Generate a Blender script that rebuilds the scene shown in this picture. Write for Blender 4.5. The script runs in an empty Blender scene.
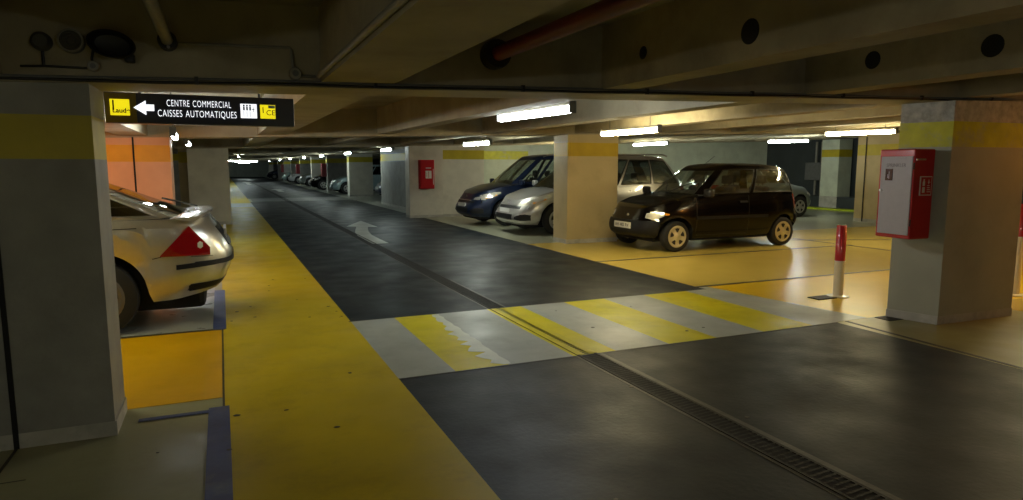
import bpy, bmesh, math, random
from mathutils import Vector, Matrix
random.seed(4)
S = bpy.context.scene
COL = S.collection
PI = math.pi

# ------------------------------------------------------------------ materials
def new_mat(name):
    m = bpy.data.materials.new(name); m.use_nodes = True
    nt = m.node_tree; b = nt.nodes['Principled BSDF']
    return m, nt, b

def surf(name, color, rough=.6, var=.25, scale=6., bump=.15, metal=0., coat=0., spec=.5, dirt=None, dirt_amt=.5, dirt_scale=1.5, rough_var=0.):
    """noise-mottled paint / concrete / plastic"""
    m, nt, b = new_mat(name)
    N, L = nt.nodes, nt.links
    tc = N.new('ShaderNodeTexCoord')
    n1 = N.new('ShaderNodeTexNoise'); n1.inputs['Scale'].default_value = scale; n1.inputs['Detail'].default_value = 8
    L.new(tc.outputs['Object'], n1.inputs['Vector'])
    r = N.new('ShaderNodeValToRGB')
    c = Vector(color)
    r.color_ramp.elements[0].position = .3; r.color_ramp.elements[1].position = .72
    r.color_ramp.elements[0].color = (*(c*(1-var)), 1); r.color_ramp.elements[1].color = (*[min(1, v*(1+var*.6)) for v in c], 1)
    L.new(n1.outputs['Fac'], r.inputs['Fac'])
    out = r.outputs['Color']
    if dirt is not None:
        n2 = N.new('ShaderNodeTexNoise'); n2.inputs['Scale'].default_value = dirt_scale; n2.inputs['Detail'].default_value = 10; n2.inputs['Roughness'].default_value = .72
        L.new(tc.outputs['Object'], n2.inputs['Vector'])
        r2 = N.new('ShaderNodeValToRGB'); r2.color_ramp.elements[0].position = .5; r2.color_ramp.elements[1].position = .75
        r2.color_ramp.elements[0].color = (0, 0, 0, 1); r2.color_ramp.elements[1].color = (dirt_amt,)*3+(1,)
        L.new(n2.outputs['Fac'], r2.inputs['Fac'])
        mx = N.new('ShaderNodeMix'); mx.data_type = 'RGBA'
        L.new(r2.outputs['Color'], mx.inputs['Factor']); L.new(out, mx.inputs['A']); mx.inputs['B'].default_value = (*dirt, 1)
        out = mx.outputs['Result']
    L.new(out, b.inputs['Base Color'])
    b.inputs['Roughness'].default_value = rough
    if rough_var:
        n3 = N.new('ShaderNodeTexNoise'); n3.inputs['Scale'].default_value = 2.2; n3.inputs['Detail'].default_value = 6
        L.new(tc.outputs['Object'], n3.inputs['Vector'])
        mr = N.new('ShaderNodeMapRange'); mr.inputs['From Min'].default_value = .3; mr.inputs['From Max'].default_value = .7
        mr.inputs['To Min'].default_value = max(.05, rough-rough_var); mr.inputs['To Max'].default_value = rough+rough_var
        L.new(n3.outputs['Fac'], mr.inputs['Value']); L.new(mr.outputs['Result'], b.inputs['Roughness'])
    b.inputs['Metallic'].default_value = metal
    b.inputs['Coat Weight'].default_value = coat; b.inputs['Coat Roughness'].default_value = .05
    b.inputs['Specular IOR Level'].default_value = spec
    if bump:
        bp = N.new('ShaderNodeBump'); bp.inputs['Strength'].default_value = bump; bp.inputs['Distance'].default_value = .01
        n4 = N.new('ShaderNodeTexNoise'); n4.inputs['Scale'].default_value = scale*6; n4.inputs['Detail'].default_value = 5
        L.new(tc.outputs['Object'], n4.inputs['Vector']); L.new(n4.outputs['Fac'], bp.inputs['Height']); L.new(bp.outputs['Normal'], b.inputs['Normal'])
    return m

def paint(name, color, rough=.3, metal=.0, coat=1., spec=.5):
    return surf(name, color, rough, var=.04, scale=30, bump=0, metal=metal, coat=coat, spec=spec)

def emit(name, color, strength):
    m, nt, b = new_mat(name)
    b.inputs['Base Color'].default_value = (*color, 1)
    b.inputs['Emission Color'].default_value = (*color, 1); b.inputs['Emission Strength'].default_value = strength
    b.inputs['Roughness'].default_value = .4
    return m

def glass(name, tint=(.55, .6, .6), refl=.12):
    m, nt, b = new_mat(name)
    N, L = nt.nodes, nt.links
    N.remove(b)
    o = [n for n in N if n.type == 'OUTPUT_MATERIAL'][0]
    t = N.new('ShaderNodeBsdfTransparent'); t.inputs['Color'].default_value = (*tint, 1)
    g = N.new('ShaderNodeBsdfGlossy'); g.inputs['Roughness'].default_value = .03; g.inputs['Color'].default_value = (.9, .95, .95, 1)
    lw = N.new('ShaderNodeLayerWeight'); lw.inputs['Blend'].default_value = .35
    mr = N.new('ShaderNodeMapRange'); mr.inputs['To Min'].default_value = refl*.6; mr.inputs['To Max'].default_value = .75
    L.new(lw.outputs['Facing'], mr.inputs['Value'])
    mx = N.new('ShaderNodeMixShader'); L.new(mr.outputs['Result'], mx.inputs['Fac'])
    L.new(t.outputs[0], mx.inputs[1]); L.new(g.outputs[0], mx.inputs[2]); L.new(mx.outputs[0], o.inputs['Surface'])
    return m

M = {}
M['conc'] = surf('concrete_grey', (.30, .30, .275), .62, .22, 3.5, .25, dirt=(.14, .135, .12), dirt_amt=.45)
M['conc_r'] = surf('concrete_olive', (.42, .42, .33), .5, .12, 2.5, .15, dirt=(.2, .18, .13), dirt_amt=.45, dirt_scale=1.3)
M['conc_light'] = surf('concrete_pale', (.66, .64, .55), .6, .1, 3.5, .2, dirt=(.25, .22, .17), dirt_amt=.35)
M['conc_warm'] = surf('concrete_bounce_warm', (.54, .44, .23), .55, .18, 3., .2, dirt=(.22, .18, .11), dirt_amt=.4)  # yellow light bounced off the floor is put into this concrete colour
M['plinth'] = surf('plinth_paint', (.48, .47, .42), .5, .2, 6, .2, dirt=(.12, .12, .1), dirt_amt=.6, dirt_scale=4)
M['band'] = surf('yellow_band_paint', (.50, .41, .015), .5, .12, 5, .15, dirt=(.25, .2, .03), dirt_amt=.3)
M['band_bright'] = surf('flaking_yellow_paint', (.62, .60, .03), .45, .15, 8, .25, dirt=(.34, .36, .33), dirt_amt=.9, dirt_scale=4.2)
M['band_orange'] = surf('orange_lit_band_paint', (.70, .36, .02), .5, .1, 5, .12)  # band colour carries the orange sodium light
M['ob_wall'] = surf('orange_lit_paint', (.66, .36, .20), .45, .1, 3, .1)  # orange lamp glow painted into the pier colour
M['bare'] = surf('bare_pale_concrete', (.46, .45, .40), .5, .35, 14, .6, dirt=(.15, .13, .1), dirt_amt=.7, dirt_scale=9)
M['ceil'] = surf('ceiling_concrete', (.32, .285, .19), .7, .25, 2.5, .3, dirt=(.07, .06, .05), dirt_amt=.5)  # warm tint includes bounce from the yellow floors
M['ceil_rib'] = surf('ceiling_rib_concrete', (.36, .315, .21), .65, .22, 2.5, .3, dirt=(.09, .07, .05), dirt_amt=.5)  # same floor bounce tinted into the ribs and beams
M['asphalt'] = surf('dark_lane_paint', (.0135, .0185, .0220), .48, .25, 5, .15, spec=.2, dirt=(.028, .03, .03), dirt_amt=.4, dirt_scale=1.2, rough_var=.09)
M['floor_left'] = surf('floor_grey_green', (.34, .335, .185), .40, .2, 2.2, .12, dirt=(.13, .125, .09), dirt_amt=.5, dirt_scale=1.1, rough_var=.12)
M['floor_right'] = surf('floor_beige_epoxy', (.60, .45, .10), .25, .10, 1.0, .02)
M['floor_far'] = surf('floor_far_grey', (.25, .26, .22), .35, .2, 2.2, .12, rough_var=.1)
M['yellow'] = surf('walkway_yellow_paint', (.60, .45, .0), .42, .14, 1.6, .1, spec=.2, dirt=(.28, .19, .01), dirt_amt=.55, dirt_scale=1.9, rough_var=.1)
M['walk_r'] = surf('right_walk_yellow', (.70, .47, .015), .30, .1, 1.2, .02, spec=.35)
M['xyellow'] = surf('crossing_yellow_paint', (.68, .58, .0), .42, .12, 2.5, .1, spec=.25, dirt=(.35, .28, .03), dirt_amt=.5, dirt_scale=3, rough_var=.1)
M['orange'] = surf('orange_floor_paint', (.72, .40, .0), .40, .12, 1.6, .1, spec=.25, dirt=(.45, .24, .01), dirt_amt=.4, rough_var=.1)
M['xwhite'] = surf('crossing_white_paint', (.38, .40, .355), .42, .15, 3, .1, dirt=(.22, .22, .18), dirt_amt=.5, dirt_scale=2.5, rough_var=.1)
M['wornwhite'] = surf('bright_white_paint', (.66, .68, .58), .45, .12, 6, .1)
M['blue'] = surf('blue_floor_tape', (.045, .07, .22), .45, .3, 6, .1, dirt=(.2, .2, .2), dirt_amt=.5, dirt_scale=5)
M['line'] = surf('dark_joint', (.035, .032, .02), .5, .2, 8, .1)
M['scuff'] = surf('scuffed_edge', (.06, .056, .046), .5, .5, 7, .2, dirt=(.05, .05, .045), dirt_amt=.9, dirt_scale=5)
M['iron'] = surf('cast_iron', (.024, .022, .019), .55, .3, 12, .3, metal=.2, spec=.2)
M['iron_dark'] = surf('drain_dark', (.008, .008, .008), .8, .3, 12, .1)
M['red'] = paint('red_enamel', (.50, .012, .018), .3)
M['red_matt'] = paint('red_matt_paint', (.48, .012, .018), .6, coat=0, spec=.2)
M['red_pipe'] = paint('red_pipe_paint', (.14, .008, .010), .5, coat=.1)
M['grey_door'] = paint('grey_door_enamel', (.46, .44, .47), .4, coat=.2)
M['white_pl'] = paint('white_plastic', (.7, .7, .66), .4, coat=.2)
M['cream_post'] = paint('cream_post_paint', (.74, .68, .50), .35, coat=.4)
M['black'] = surf('black_plastic', (.012, .012, .013), .45, .2, 20, .05)
M['black_gl'] = paint('black_gloss', (.006, .006, .007), .2)
M['grey_pl'] = surf('grey_plastic', (.12, .125, .125), .5, .15, 12, .05)
M['grey_dk'] = surf('dark_grey_plastic', (.07, .07, .06), .6, .15, 12, .05)
M['grey_lt'] = surf('grey_conduit', (.24, .23, .19), .45, .15, 12, .05)
M['steel'] = surf('galvanised_steel', (.35, .34, .31), .35, .2, 14, .1, metal=.8)
M['dark_wall'] = surf('dark_blue_grey_wall', (.035, .045, .05), .5, .2, 2, .1)
M['pale_wall'] = surf('pale_green_wall', (.60, .66, .54), .45, .12, 2.5, .12, dirt=(.25, .27, .2), dirt_amt=.4)
M['lime'] = surf('lime_kerb_paint', (.42, .52, .02), .4, .12, 4, .1)
M['tube'] = emit('tube_cool_white', (.90, .97, 1.), 24)
M['tube_near'] = emit('tube_neutral_white', (1., 1., .84), 31)
M['tube_bay_added'] = emit('tube_bay_added_warm', (1., .92, .6), 26)
M['tube_dim'] = emit('tube_dim_warm', (1., .93, .7), 6)
M['tube_bright'] = emit('tube_bright_white', (.92, 1., .90), 48)
M['tube_far'] = emit('tube_far_white', (.80, .95, .92), 30)
M['tube_warm'] = emit('tube_warm_white', (1., .86, .50), 54)
M['sodium'] = emit('sodium_orange', (1., .32, .03), 260)
M['sodium_strong'] = emit('sodium_orange_strong', (1., .34, .03), 330)
M['sign_white'] = emit('sign_lit_white', (.92, .95, 1.), .62)
M['sign_yellow'] = emit('sign_lit_yellow', (1., .84, .01), .42)
M['sign_face'] = paint('sign_face_dark', (.008, .010, .022), .3, coat=.5)
M['sign_glow'] = paint('sign_glow_olive', (.16, .12, .0), .35, coat=.5)  # olive tone stands for the yellow glow on the sign face
M['rubber'] = surf('tyre_rubber', (.012, .012, .012), .7, .2, 20, .2)
M['hub_cream'] = paint('hubcap_cream', (.60, .53, .33), .35, metal=.3, coat=.3)
M['hub_alloy'] = paint('wheel_alloy', (.5, .5, .48), .3, metal=.7, coat=.3)
M['hub_shaded'] = paint('wheel_shaded_alloy', (.16, .15, .14), .4, metal=.5, coat=.2)  # alloy darkened to paint in the shade on an unlit wheel
M['under'] = surf('underbody_black', (.006, .006, .006), .9, .1, 10, 0)
M['interior'] = surf('car_interior', (.02, .019, .018), .8, .2, 10, .05)
M['seat'] = surf('car_seat_cloth', (.05, .048, .045), .85, .2, 20, .05)
M['glass'] = glass('car_glass')
M['glass_dark'] = glass('car_glass_dark', (.12, .14, .15), .18)
M['lamp_glass'] = paint('headlamp_lens', (.72, .72, .68), .12, metal=.55)
M['amber'] = paint('amber_lens', (.75, .30, .03), .15)
M['tail'] = paint('tail_lamp_red', (.30, .003, .006), .1)
M['plate'] = paint('plate_white', (.66, .66, .63), .35, coat=.2)
M['plate_ink'] = paint('plate_ink', (.02, .02, .025), .4, coat=0)
M['chrome'] = surf('chrome', (.7, .7, .7), .28, .05, 10, 0, metal=1)
M['p_black'] = paint('car_paint_black', (.0028, .0020, .0024), .18, coat=.25, spec=.25)
M['p_silver'] = paint('car_paint_silver', (.46, .45, .43), .3, metal=.6)
M['p_mond'] = paint('car_paint_champagne', (.64, .62, .56), .3, metal=.8)
M['p_blue'] = paint('car_paint_navy', (.010, .020, .055), .3, metal=.3, coat=.3)
M['p_ice'] = paint('car_paint_ice_blue', (.36, .48, .50), .3, metal=.3)
M['p_white'] = paint('car_paint_white', (.6, .62, .62), .3)
M['p_grey'] = paint('car_paint_grey', (.25, .29, .28), .3, metal=.4)
M['trim'] = surf('bumper_grey_plastic', (.009, .009, .010), .5, .15, 20, .05, spec=.3)

# ------------------------------------------------------------------ mesh helpers
def mesh_obj(name, verts, faces, mats, fm=None, parent=None, smooth=None):
    me = bpy.data.meshes.new(name)
    me.from_pydata([tuple(v) for v in verts], [], faces)
    if not isinstance(mats, (list, tuple)): mats = [mats]
    for m in mats: me.materials.append(m)
    if fm:
        for p, k in zip(me.polygons, fm): p.material_index = k
    bm = bmesh.new(); bm.from_mesh(me); bmesh.ops.remove_doubles(bm, verts=bm.verts, dist=1e-5)
    bmesh.ops.recalc_face_normals(bm, faces=bm.faces); bm.to_mesh(me); bm.free()
    if smooth is not None:
        for p in me.polygons: p.use_smooth = True
        me.set_sharp_from_angle(angle=math.radians(smooth))
    o = bpy.data.objects.new(name, me); COL.objects.link(o)
    if parent is not None: o.parent = parent
    return o

class MB:
    """collects shapes into one mesh"""
    def __init__(s): s.v = []; s.f = []; s.m = []
    def add(s, vs, fs, k=0):
        b = len(s.v); s.v += [Vector(v) for v in vs]; s.f += [[i+b for i in f] for f in fs]; s.m += [k]*len(fs); return s
    def box(s, a, b, k=0, c=0.0):
        (x0, y0, z0), (x1, y1, z1) = a, b
        if c <= 0:
            return s.add([(x0, y0, z0), (x1, y0, z0), (x1, y1, z0), (x0, y1, z0), (x0, y0, z1), (x1, y0, z1), (x1, y1, z1), (x0, y1, z1)],
                         [(0, 3, 2, 1), (4, 5, 6, 7), (0, 1, 5, 4), (1, 2, 6, 5), (2, 3, 7, 6), (3, 0, 4, 7)], k)
        bm = bmesh.new(); bmesh.ops.create_cube(bm, size=1)
        bmesh.ops.scale(bm, vec=(x1-x0, y1-y0, z1-z0), verts=bm.verts); bmesh.ops.translate(bm, vec=((x0+x1)/2, (y0+y1)/2, (z0+z1)/2), verts=bm.verts)
        bmesh.ops.bevel(bm, geom=bm.edges[:], offset=c, segments=2, affect='EDGES', profile=.5)
        bm.verts.index_update(); s.add([v.co.copy() for v in bm.verts], [[v.index for v in f.verts] for f in bm.faces], k); bm.free(); return s
    def prism(s, poly, z0, z1, k=0):
        n = len(poly)
        f0 = z0 if callable(z0) else (lambda x, y: z0); f1 = z1 if callable(z1) else (lambda x, y: z1)
        vs = [(x, y, f0(x, y)) for x, y in poly]+[(x, y, f1(x, y)) for x, y in poly]
        return s.add(vs, [tuple(range(n))[::-1], tuple(range(n, 2*n))]+[(i, (i+1) % n, n+(i+1) % n, n+i) for i in range(n)], k)
    def tube(s, pts, r, n=10, k=0):
        pts = [Vector(p) for p in pts]; rings = []
        for i, p in enumerate(pts):
            d = (pts[min(i+1, len(pts)-1)]-pts[max(i-1, 0)]).normalized()
            up = Vector((0, 0, 1)) if abs(d.z) < .9 else Vector((1, 0, 0))
            a = d.cross(up).normalized(); b = d.cross(a)
            rings.append([p+a*math.cos(2*PI*j/n)*r+b*math.sin(2*PI*j/n)*r for j in range(n)])
        vs = [v for q in rings for v in q]; fs = []
        for i in range(len(pts)-1):
            for j in range(n): fs.append((i*n+j, i*n+(j+1) % n, (i+1)*n+(j+1) % n, (i+1)*n+j))
        fs += [tuple(range(n))[::-1], tuple(range((len(pts)-1)*n, len(pts)*n))]
        return s.add(vs, fs, k)
    def lathe(s, prof, axis='z', c=(0, 0, 0), n=28, k=0):
        """prof: (radius, height) list"""
        vs = []; fs = []; m = len(prof)
        for j in range(n):
            a = 2*PI*j/n
            for r, h in prof:
                u, w = r*math.cos(a), r*math.sin(a)
                p = {'z': (u, w, h), 'y': (u, h, w), 'x': (h, u, w)}[axis]
                vs.append((p[0]+c[0], p[1]+c[1], p[2]+c[2]))
        for j in range(n):
            for i in range(m-1):
                fs.append((j*m+i, ((j+1) % n)*m+i, ((j+1) % n)*m+i+1, j*m+i+1))
        return s.add(vs, fs, k)
    def build(s, name, mats, parent=None, smooth=None):
        return mesh_obj(name, s.v, s.f, mats, s.m, parent, smooth)

def thing(name, label, cat, loc=(0, 0, 0), rotz=0, group=None):
    o = bpy.data.objects.new(name, None); COL.objects.link(o); o.empty_display_size = .1
    o.location = loc; o.rotation_euler = (0, 0, rotz); o['label'] = label; o['category'] = cat
    if group: o['group'] = group
    return o
def tag(o, label, cat, group=None):
    o['label'] = label; o['category'] = cat
    if group: o['group'] = group
    return o
def struct(o): o['kind'] = 'structure'; return o

def text_mesh(name, body, size, mat, parent, loc, rot, extrude=.001, bold=0., width=None, align='CENTER', sp=1.):
    cu = bpy.data.curves.new(name, 'FONT'); cu.body = body; cu.size = size; cu.extrude = extrude; cu.offset = bold; cu.space_character = sp; cu.space_word = 1.3 if sp > 1 else 1.
    cu.align_x = align; cu.align_y = 'CENTER'
    t = bpy.data.objects.new(name, cu); COL.objects.link(t)
    dg = bpy.context.evaluated_depsgraph_get(); dg.update()
    me = bpy.data.meshes.new_from_object(t.evaluated_get(dg)); bpy.data.objects.remove(t); bpy.data.curves.remove(cu)
    if width:
        xs = [v.co.x for v in me.vertices]; k = width/(max(xs)-min(xs))
        for v in me.vertices: v.co.x *= k
    me.materials.clear(); me.materials.append(mat); me.name = name
    o = bpy.data.objects.new(name, me); COL.objects.link(o); o.parent = parent; o.location = loc; o.rotation_euler = rot
    return o

# ------------------------------------------------------------------ camera
cam = bpy.data.cameras.new('camera'); co = bpy.data.objects.new('camera', cam); COL.objects.link(co)
cam.sensor_fit = 'HORIZONTAL'; cam.sensor_width = 36; cam.lens = 664/1023*36; cam.clip_start = .05; cam.clip_end = 300
co.location = (0, 0, 1.45); co.rotation_euler = (math.radians(90-7.21), 0, math.radians(-23.535))
S.camera = co
S.view_settings.view_transform = 'Standard'; S.view_settings.look = 'None'; S.view_settings.gamma = 1; S.view_settings.use_curve_mapping = False
S.view_settings.exposure = 0.95
w = bpy.data.worlds.new('world'); S.world = w; w.use_nodes = True
w.node_tree.nodes['Background'].inputs['Color'].default_value = (.012, .012, .012, 1); w.node_tree.nodes['Background'].inputs['Strength'].default_value = .0

# ------------------------------------------------------------------ room shell
XL, XR, Y0, Y1 = -6., 19.6, -6., 96.
def cz(x, y=0): return 1.88+.024*x            # underside of the beams (the soffit runs slightly out of level)
def slab(x, y=0): return cz(x)+.44

fl = MB(); fl.prism([(XL, Y0), (XR, Y0), (XR, Y1), (XL, Y1)], -.2, 0); struct(fl.build('floor', M['floor_left']))
def patch(name, polys, z, mats):
    mb = MB()
    for i, q in enumerate(polys):
        k = 0
        if isinstance(q[0], int): k, q = q[0], q[1]
        mb.prism(q, z-.0015, z, k)
    return struct(mb.build(name, mats))
def rect(x0, y0, x1, y1): return [(x0, y0), (x1, y0), (x1, y1), (x0, y1)]

patch('floor_right_bays', [rect(5.2, 6.35, XR, 11.2)], .003, M['floor_right'])
patch('floor_right_grey', [rect(5.2, 11.2, XR, 19.98)], .003, surf('floor_grey_epoxy', (.33, .33, .235), .28, .12, 1.4, .02))
patch('floor_right_walk', [rect(5.2, 4.36, 12.2, 6.32)], .003, M['walk_r'])
patch('floor_right_walk_end', [rect(12.2, 4.36, XR, 6.32), rect(7.3, 2.0, XR, 4.36)], .003, M['floor_right'])
patch('floor_right_near', [rect(5.2, Y0, 7.3, 4.36)], .003, surf('floor_olive', (.26, .235, .075), .36, .2, 2, .1, rough_var=.08))
patch('floor_far_bays', [rect(5.2, 20.1, XR, Y1)], .003, M['floor_far'])
patch('floor_lane', [rect(1.05, Y0, 5.2, 4.34), rect(1.05, 6.17, 5.2, 29.), rect(1.05, 32., 5.2, Y1)], .003, M['asphalt'])
patch('floor_walkway', [rect(-.05, Y0, 1.05, 25.5), rect(-.05, 28., 1.05, Y1)], .004, M['yellow'])
patch('floor_walkway_sheen', [rect(-.05, 25.5, 1.05, 28)], .004, M['xwhite'])  # pale stretch painted for light reflected off the walkway
patch('floor_bay_orange', [rect(-3.2, 4.43, -.055, 6.33)], .003, M['orange'])
patch('floor_bay_pale', [rect(-6, 6.37, -.13, 10.9)], .003, surf('bay_floor_pale', (.36, .37, .33), .33, .15, 2, .1, dirt=(.2, .2, .17), dirt_amt=.4, rough_var=.1))
# crossing stripes
edges = [1.05, 1.46, 1.87, 2.41, 2.79, 3.30, 3.79, 4.31, 4.90, 5.2]
xs = []
for i in range(len(edges)-1):
    a, b = edges[i], edges[i+1]
    xs.append((0 if i % 2 == 0 else 1, [(a, 4.34), (b, 4.34), (b, 6.17), (a, 6.17)]))
xs.append((0, [(5.2, 4.36), (5.62, 4.36), (5.32, 6.30), (5.2, 6.30)]))
patch('floor_crossing', xs, .005, [M['xwhite'], M['xyellow']])
# worn bright edge of the second stripe
ww = []
yy = 4.36; random.seed(9)
pts_l = []; pts_r = []
for i in range(26):
    y = 4.36+i*1.79/25
    pts_l.append((1.87-.03-.17*abs(math.sin(i*1.9))*(1 if i < 18 else .35)*random.uniform(.4, 1), y)); pts_r.append((1.885+.02*random.random(), y))
patch('floor_crossing_wear', [(0, [pts_l[i], pts_r[i], pts_r[i+1], pts_l[i+1]]) for i in range(25)], .0065, [M['wornwhite']])
fs = []
for i in range(9):
    a = 1.15+i*.45
    fs.append((0, rect(a, 29., a+.45, 32.)))
patch('floor_far_crossing', fs, .0045, [surf('worn_white_paint', (.13, .14, .13), .45, .4, 4, .1, dirt=(.03, .035, .035), dirt_amt=.9, dirt_scale=1.5), M['xyellow']])
# joints and tape
patch('floor_joint_lines', [rect(5.2, 8.63, 10.6, 8.70), rect(5.15, 6.31, 13.5, 6.37), [(10.2, 9.72), (10.25, 9.78), (16.5, 7.15), (16.45, 7.09)], rect(10.5, 6.35, 10.56, 20),
      rect(1.03, 6.17, 5.2, 6.19), rect(1.05, 4.325, 5.2, 4.345), rect(-3.2, 6.33, -.05, 6.38), rect(-.058, 4.2, -.045, 6.33),
      [(5.2, 2.7), (5.24, 2.7), (5.34, 4.34), (5.3, 4.34)], [(-1.06, 2.2), (-1.045, 2.2), (-1.025, 4.02), (-1.04, 4.02)],
      rect(-6, 3.58, -.9, 3.585)], .0055, M['line'])
patch('floor_blue_tape', [rect(-.135, Y0, -.02, 4.25), rect(-.50, 4.17, -.13, 4.22), rect(-.13, 6.33, -.02, 8.4)], .006, M['blue'])
# direction arrow painted on the lane, bending to the left then straight on
ar = []
path = [(2.70, 12.35, .15), (2.70, 13.2, .15), (2.72, 14.0, .15), (2.80, 14.7, .15), (2.93, 15.4, .14), (3.06, 16.0, .14)]
for (xa, ya, wa), (xb, yb, wb) in zip(path[:-1], path[1:]): ar.append([(xa-wa, ya), (xa+wa, ya), (xb+wb, yb), (xb-wb, yb)])
ar.append([(2.72, 16.2), (3.38, 15.75), (3.36, 17.75)])
patch('floor_arrow', ar, .0062, M['xwhite'])
patch('floor_far_arrow', [rect(3.0, 40, 3.3, 43), [(2.7, 43), (3.6, 43), (3.15, 45)], rect(1.9, 56, 2.2, 62), [(1.6, 62), (2.5, 62), (2.05, 66)]], .0062, M['xwhite'])
# scuffed asphalt beside the drain
patch('floor_scuffs', [rect(2.42, Y0, 2.452, 4.33), rect(2.61, Y0, 2.66, 4.33), rect(2.42, 6.19, 2.45, 22.), rect(2.61, 6.19, 2.64, 8)], .0052, M['scuff'])
spots = []
for i in range(46):
    x, y = (random.uniform(-.9, 4.8), random.uniform(2.2, 9))
    if i < 16: x, y = random.uniform(-.04, 1.0), random.uniform(2.4, 9)
    r = random.uniform(.006, .018)
    spots.append([(x+r*math.cos(t)*random.uniform(.7, 1.5), y+r*math.sin(t)*random.uniform(.6, 1.2)) for t in [k*PI/3 for k in range(6)]])
patch('floor_stains', spots, .0068, M['line'])

# drain channel
dr = thing('drain_channel', 'long dark slotted iron drain channel running down the middle of the dark lane', 'drain', (2.53, 4, 0))
mb = MB()
for x0, x1 in ((-.085, -.065), (.065, .085)): mb.box((x0, -9.9, .0), (x1, 60, .009))
mb.build('drain_frame', M['iron'], dr)
mb = MB(); mb.box((-.065, -9.9, .0), (.065, 60, .0045)); mb.build('drain_bed', M['iron_dark'], dr)
mb = MB(); y = -3.
while y < 10:
    mb.add([(-.065, y, .009), (.065, y+.012, .009), (.065, y+.026, .009), (-.065, y+.014, .009)], [(0, 1, 2, 3)])
    y += .038
mb.build('drain_grating', M['iron'], dr)
mb = MB(); mb.box((-.085, .35, .0092), (-.02, 2.15, .0100)); mb.box((.02, .35, .0092), (.085, 2.15, .0100)); mb.build('painted_edge', M['xyellow'], dr)['label'] = 'yellow paint worn over the drain'

# ceiling slab, ribs and cross beams
mb = MB(); mb.prism([(XL, Y0), (XR, Y0), (XR, Y1), (XL, Y1)], slab, lambda x, y: slab(x)+.25); struct(mb.build('ceiling', M['ceil']))
ribs = [(-5.0, .35), (-3.15, .35), (-1.3, .36), (.55, .42), (2.4, .24), (4.25, .30)]+[(6.1+1.85*k, .32) for k in range(8)]
beams = [3.98+7.07*k for k in range(14)]
ribobj = {}
for x, wd in ribs:
    mb = MB()
    ys = [Y0]+[b+.2 for b in beams]+[Y1]
    mb.prism([(x, Y0), (x+wd, Y0), (x+wd, Y1), (x, Y1)], lambda X, Y: cz(X)+.03, slab)
    # tapered haunch
    ribobj[x] = struct(mb.build('ceiling_rib', M['ceil_rib']))
for k, b in enumerate(beams):
    mb = MB(); d = .42 if k == 0 else .55
    mb.prism([(XL, b), (XR, b), (XR, b+d), (XL, b+d)], cz, slab)
    struct(mb.build('ceiling_beam', M['ceil_rib']))
# round service openings, seen as dark discs in the rib sides
def hole(x, y, z, r, parent):
    mb = MB(); mb.lathe([(0, -.006), (r*.8, -.006), (r, -.003), (r*1.12, -.001), (r*1.12, .002), (0, .002)], 'x', (x, y, z), 20)
    o = mb.build('service_opening', M['iron_dark'], parent, 40); return o
hole(2.4, 2.60, 2.10, .055, ribobj[2.4]); hole(2.4, 3.50, 2.135, .035, ribobj[2.4])
hole(4.25, 3.39, 2.19, .055, ribobj[4.25]); hole(4.25, 2.59, 2.16, .06, ribobj[4.25])

# walls
def wall(name, poly, mat, z0=0, zt=None):
    mb = MB(); mb.prism(poly, z0, zt or (lambda x, y: slab(x))); return struct(mb.build(name, mat))
wall('wall_left', rect(XL-.2, Y0, XL, Y1), M['conc'])
wall('wall_rear', rect(XL, Y0-.2, XR, Y0), M['conc'])
wall('wall_far', rect(XL, Y1, XR, Y1+.2), M['pale_wall'])
wall('wall_right', rect(XR, Y0, XR+.2, Y1), M['dark_wall'])
wall('wall_middle', rect(7.0, 20.0, 19.58, 20.18), M['pale_wall'])
mb = MB(); mb.box((7.6, 19.985, 1.66), (9.3, 20.0, 1.93)); struct(mb.build('wall_middle_band', M['band_bright']))
mb = MB(); mb.prism([(18.35, 6.0), (18.75, 6.0), (18.75, 19.9), (18.35, 19.9)], 0, .06); struct(mb.build('trim_1', M['lime']))
mb = MB(); mb.prism([(18.9, 6.0), (19.58, 6.0), (19.58, 19.9), (18.9, 19.9)], 0, .42); struct(mb.build('trim_2', M['dark_wall']))

# columns: stacked zones plinth / body / band / top
def column(poly, mat_body, band=True, band_z=(1.63, 1.87), band_mat=None, top_mat=None, plinth=.08, ztop=None, name='column'):
    cx = sum(p[0] for p in poly)/len(poly)
    zt = ztop or (lambda x, y: cz(x)+.002)
    mats = [mat_body, band_mat or M['band'], top_mat or mat_body, M['plinth']]
    mb = MB(); off = .008
    c = Vector((cx, sum(p[1] for p in poly)/len(poly)))
    grow = [tuple(Vector(p)+(Vector(p)-c).normalized()*off) for p in poly]
    mb.prism(grow, 0, plinth, 3)
    if band:
        mb.prism(poly, plinth, band_z[0], 0); mb.prism(poly, band_z[0], band_z[1], 1); mb.prism(poly, band_z[1], zt, 2)
    else: mb.prism(poly, plinth, zt, 0)
    return struct(mb.build(name, mats))
# near left column with its open joint
cl = column([(-3.0, 4.02), (-.59, 4.02), (-.59, 4.43), (-3.0, 4.43)], M['conc'], band_z=(1.485, 1.705))
mb = MB(); mb.box((-1.045, 4.012, 0), (-1.022, 4.03, 1.84)); o = mb.build('open_joint', M['iron_dark'], cl)
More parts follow.
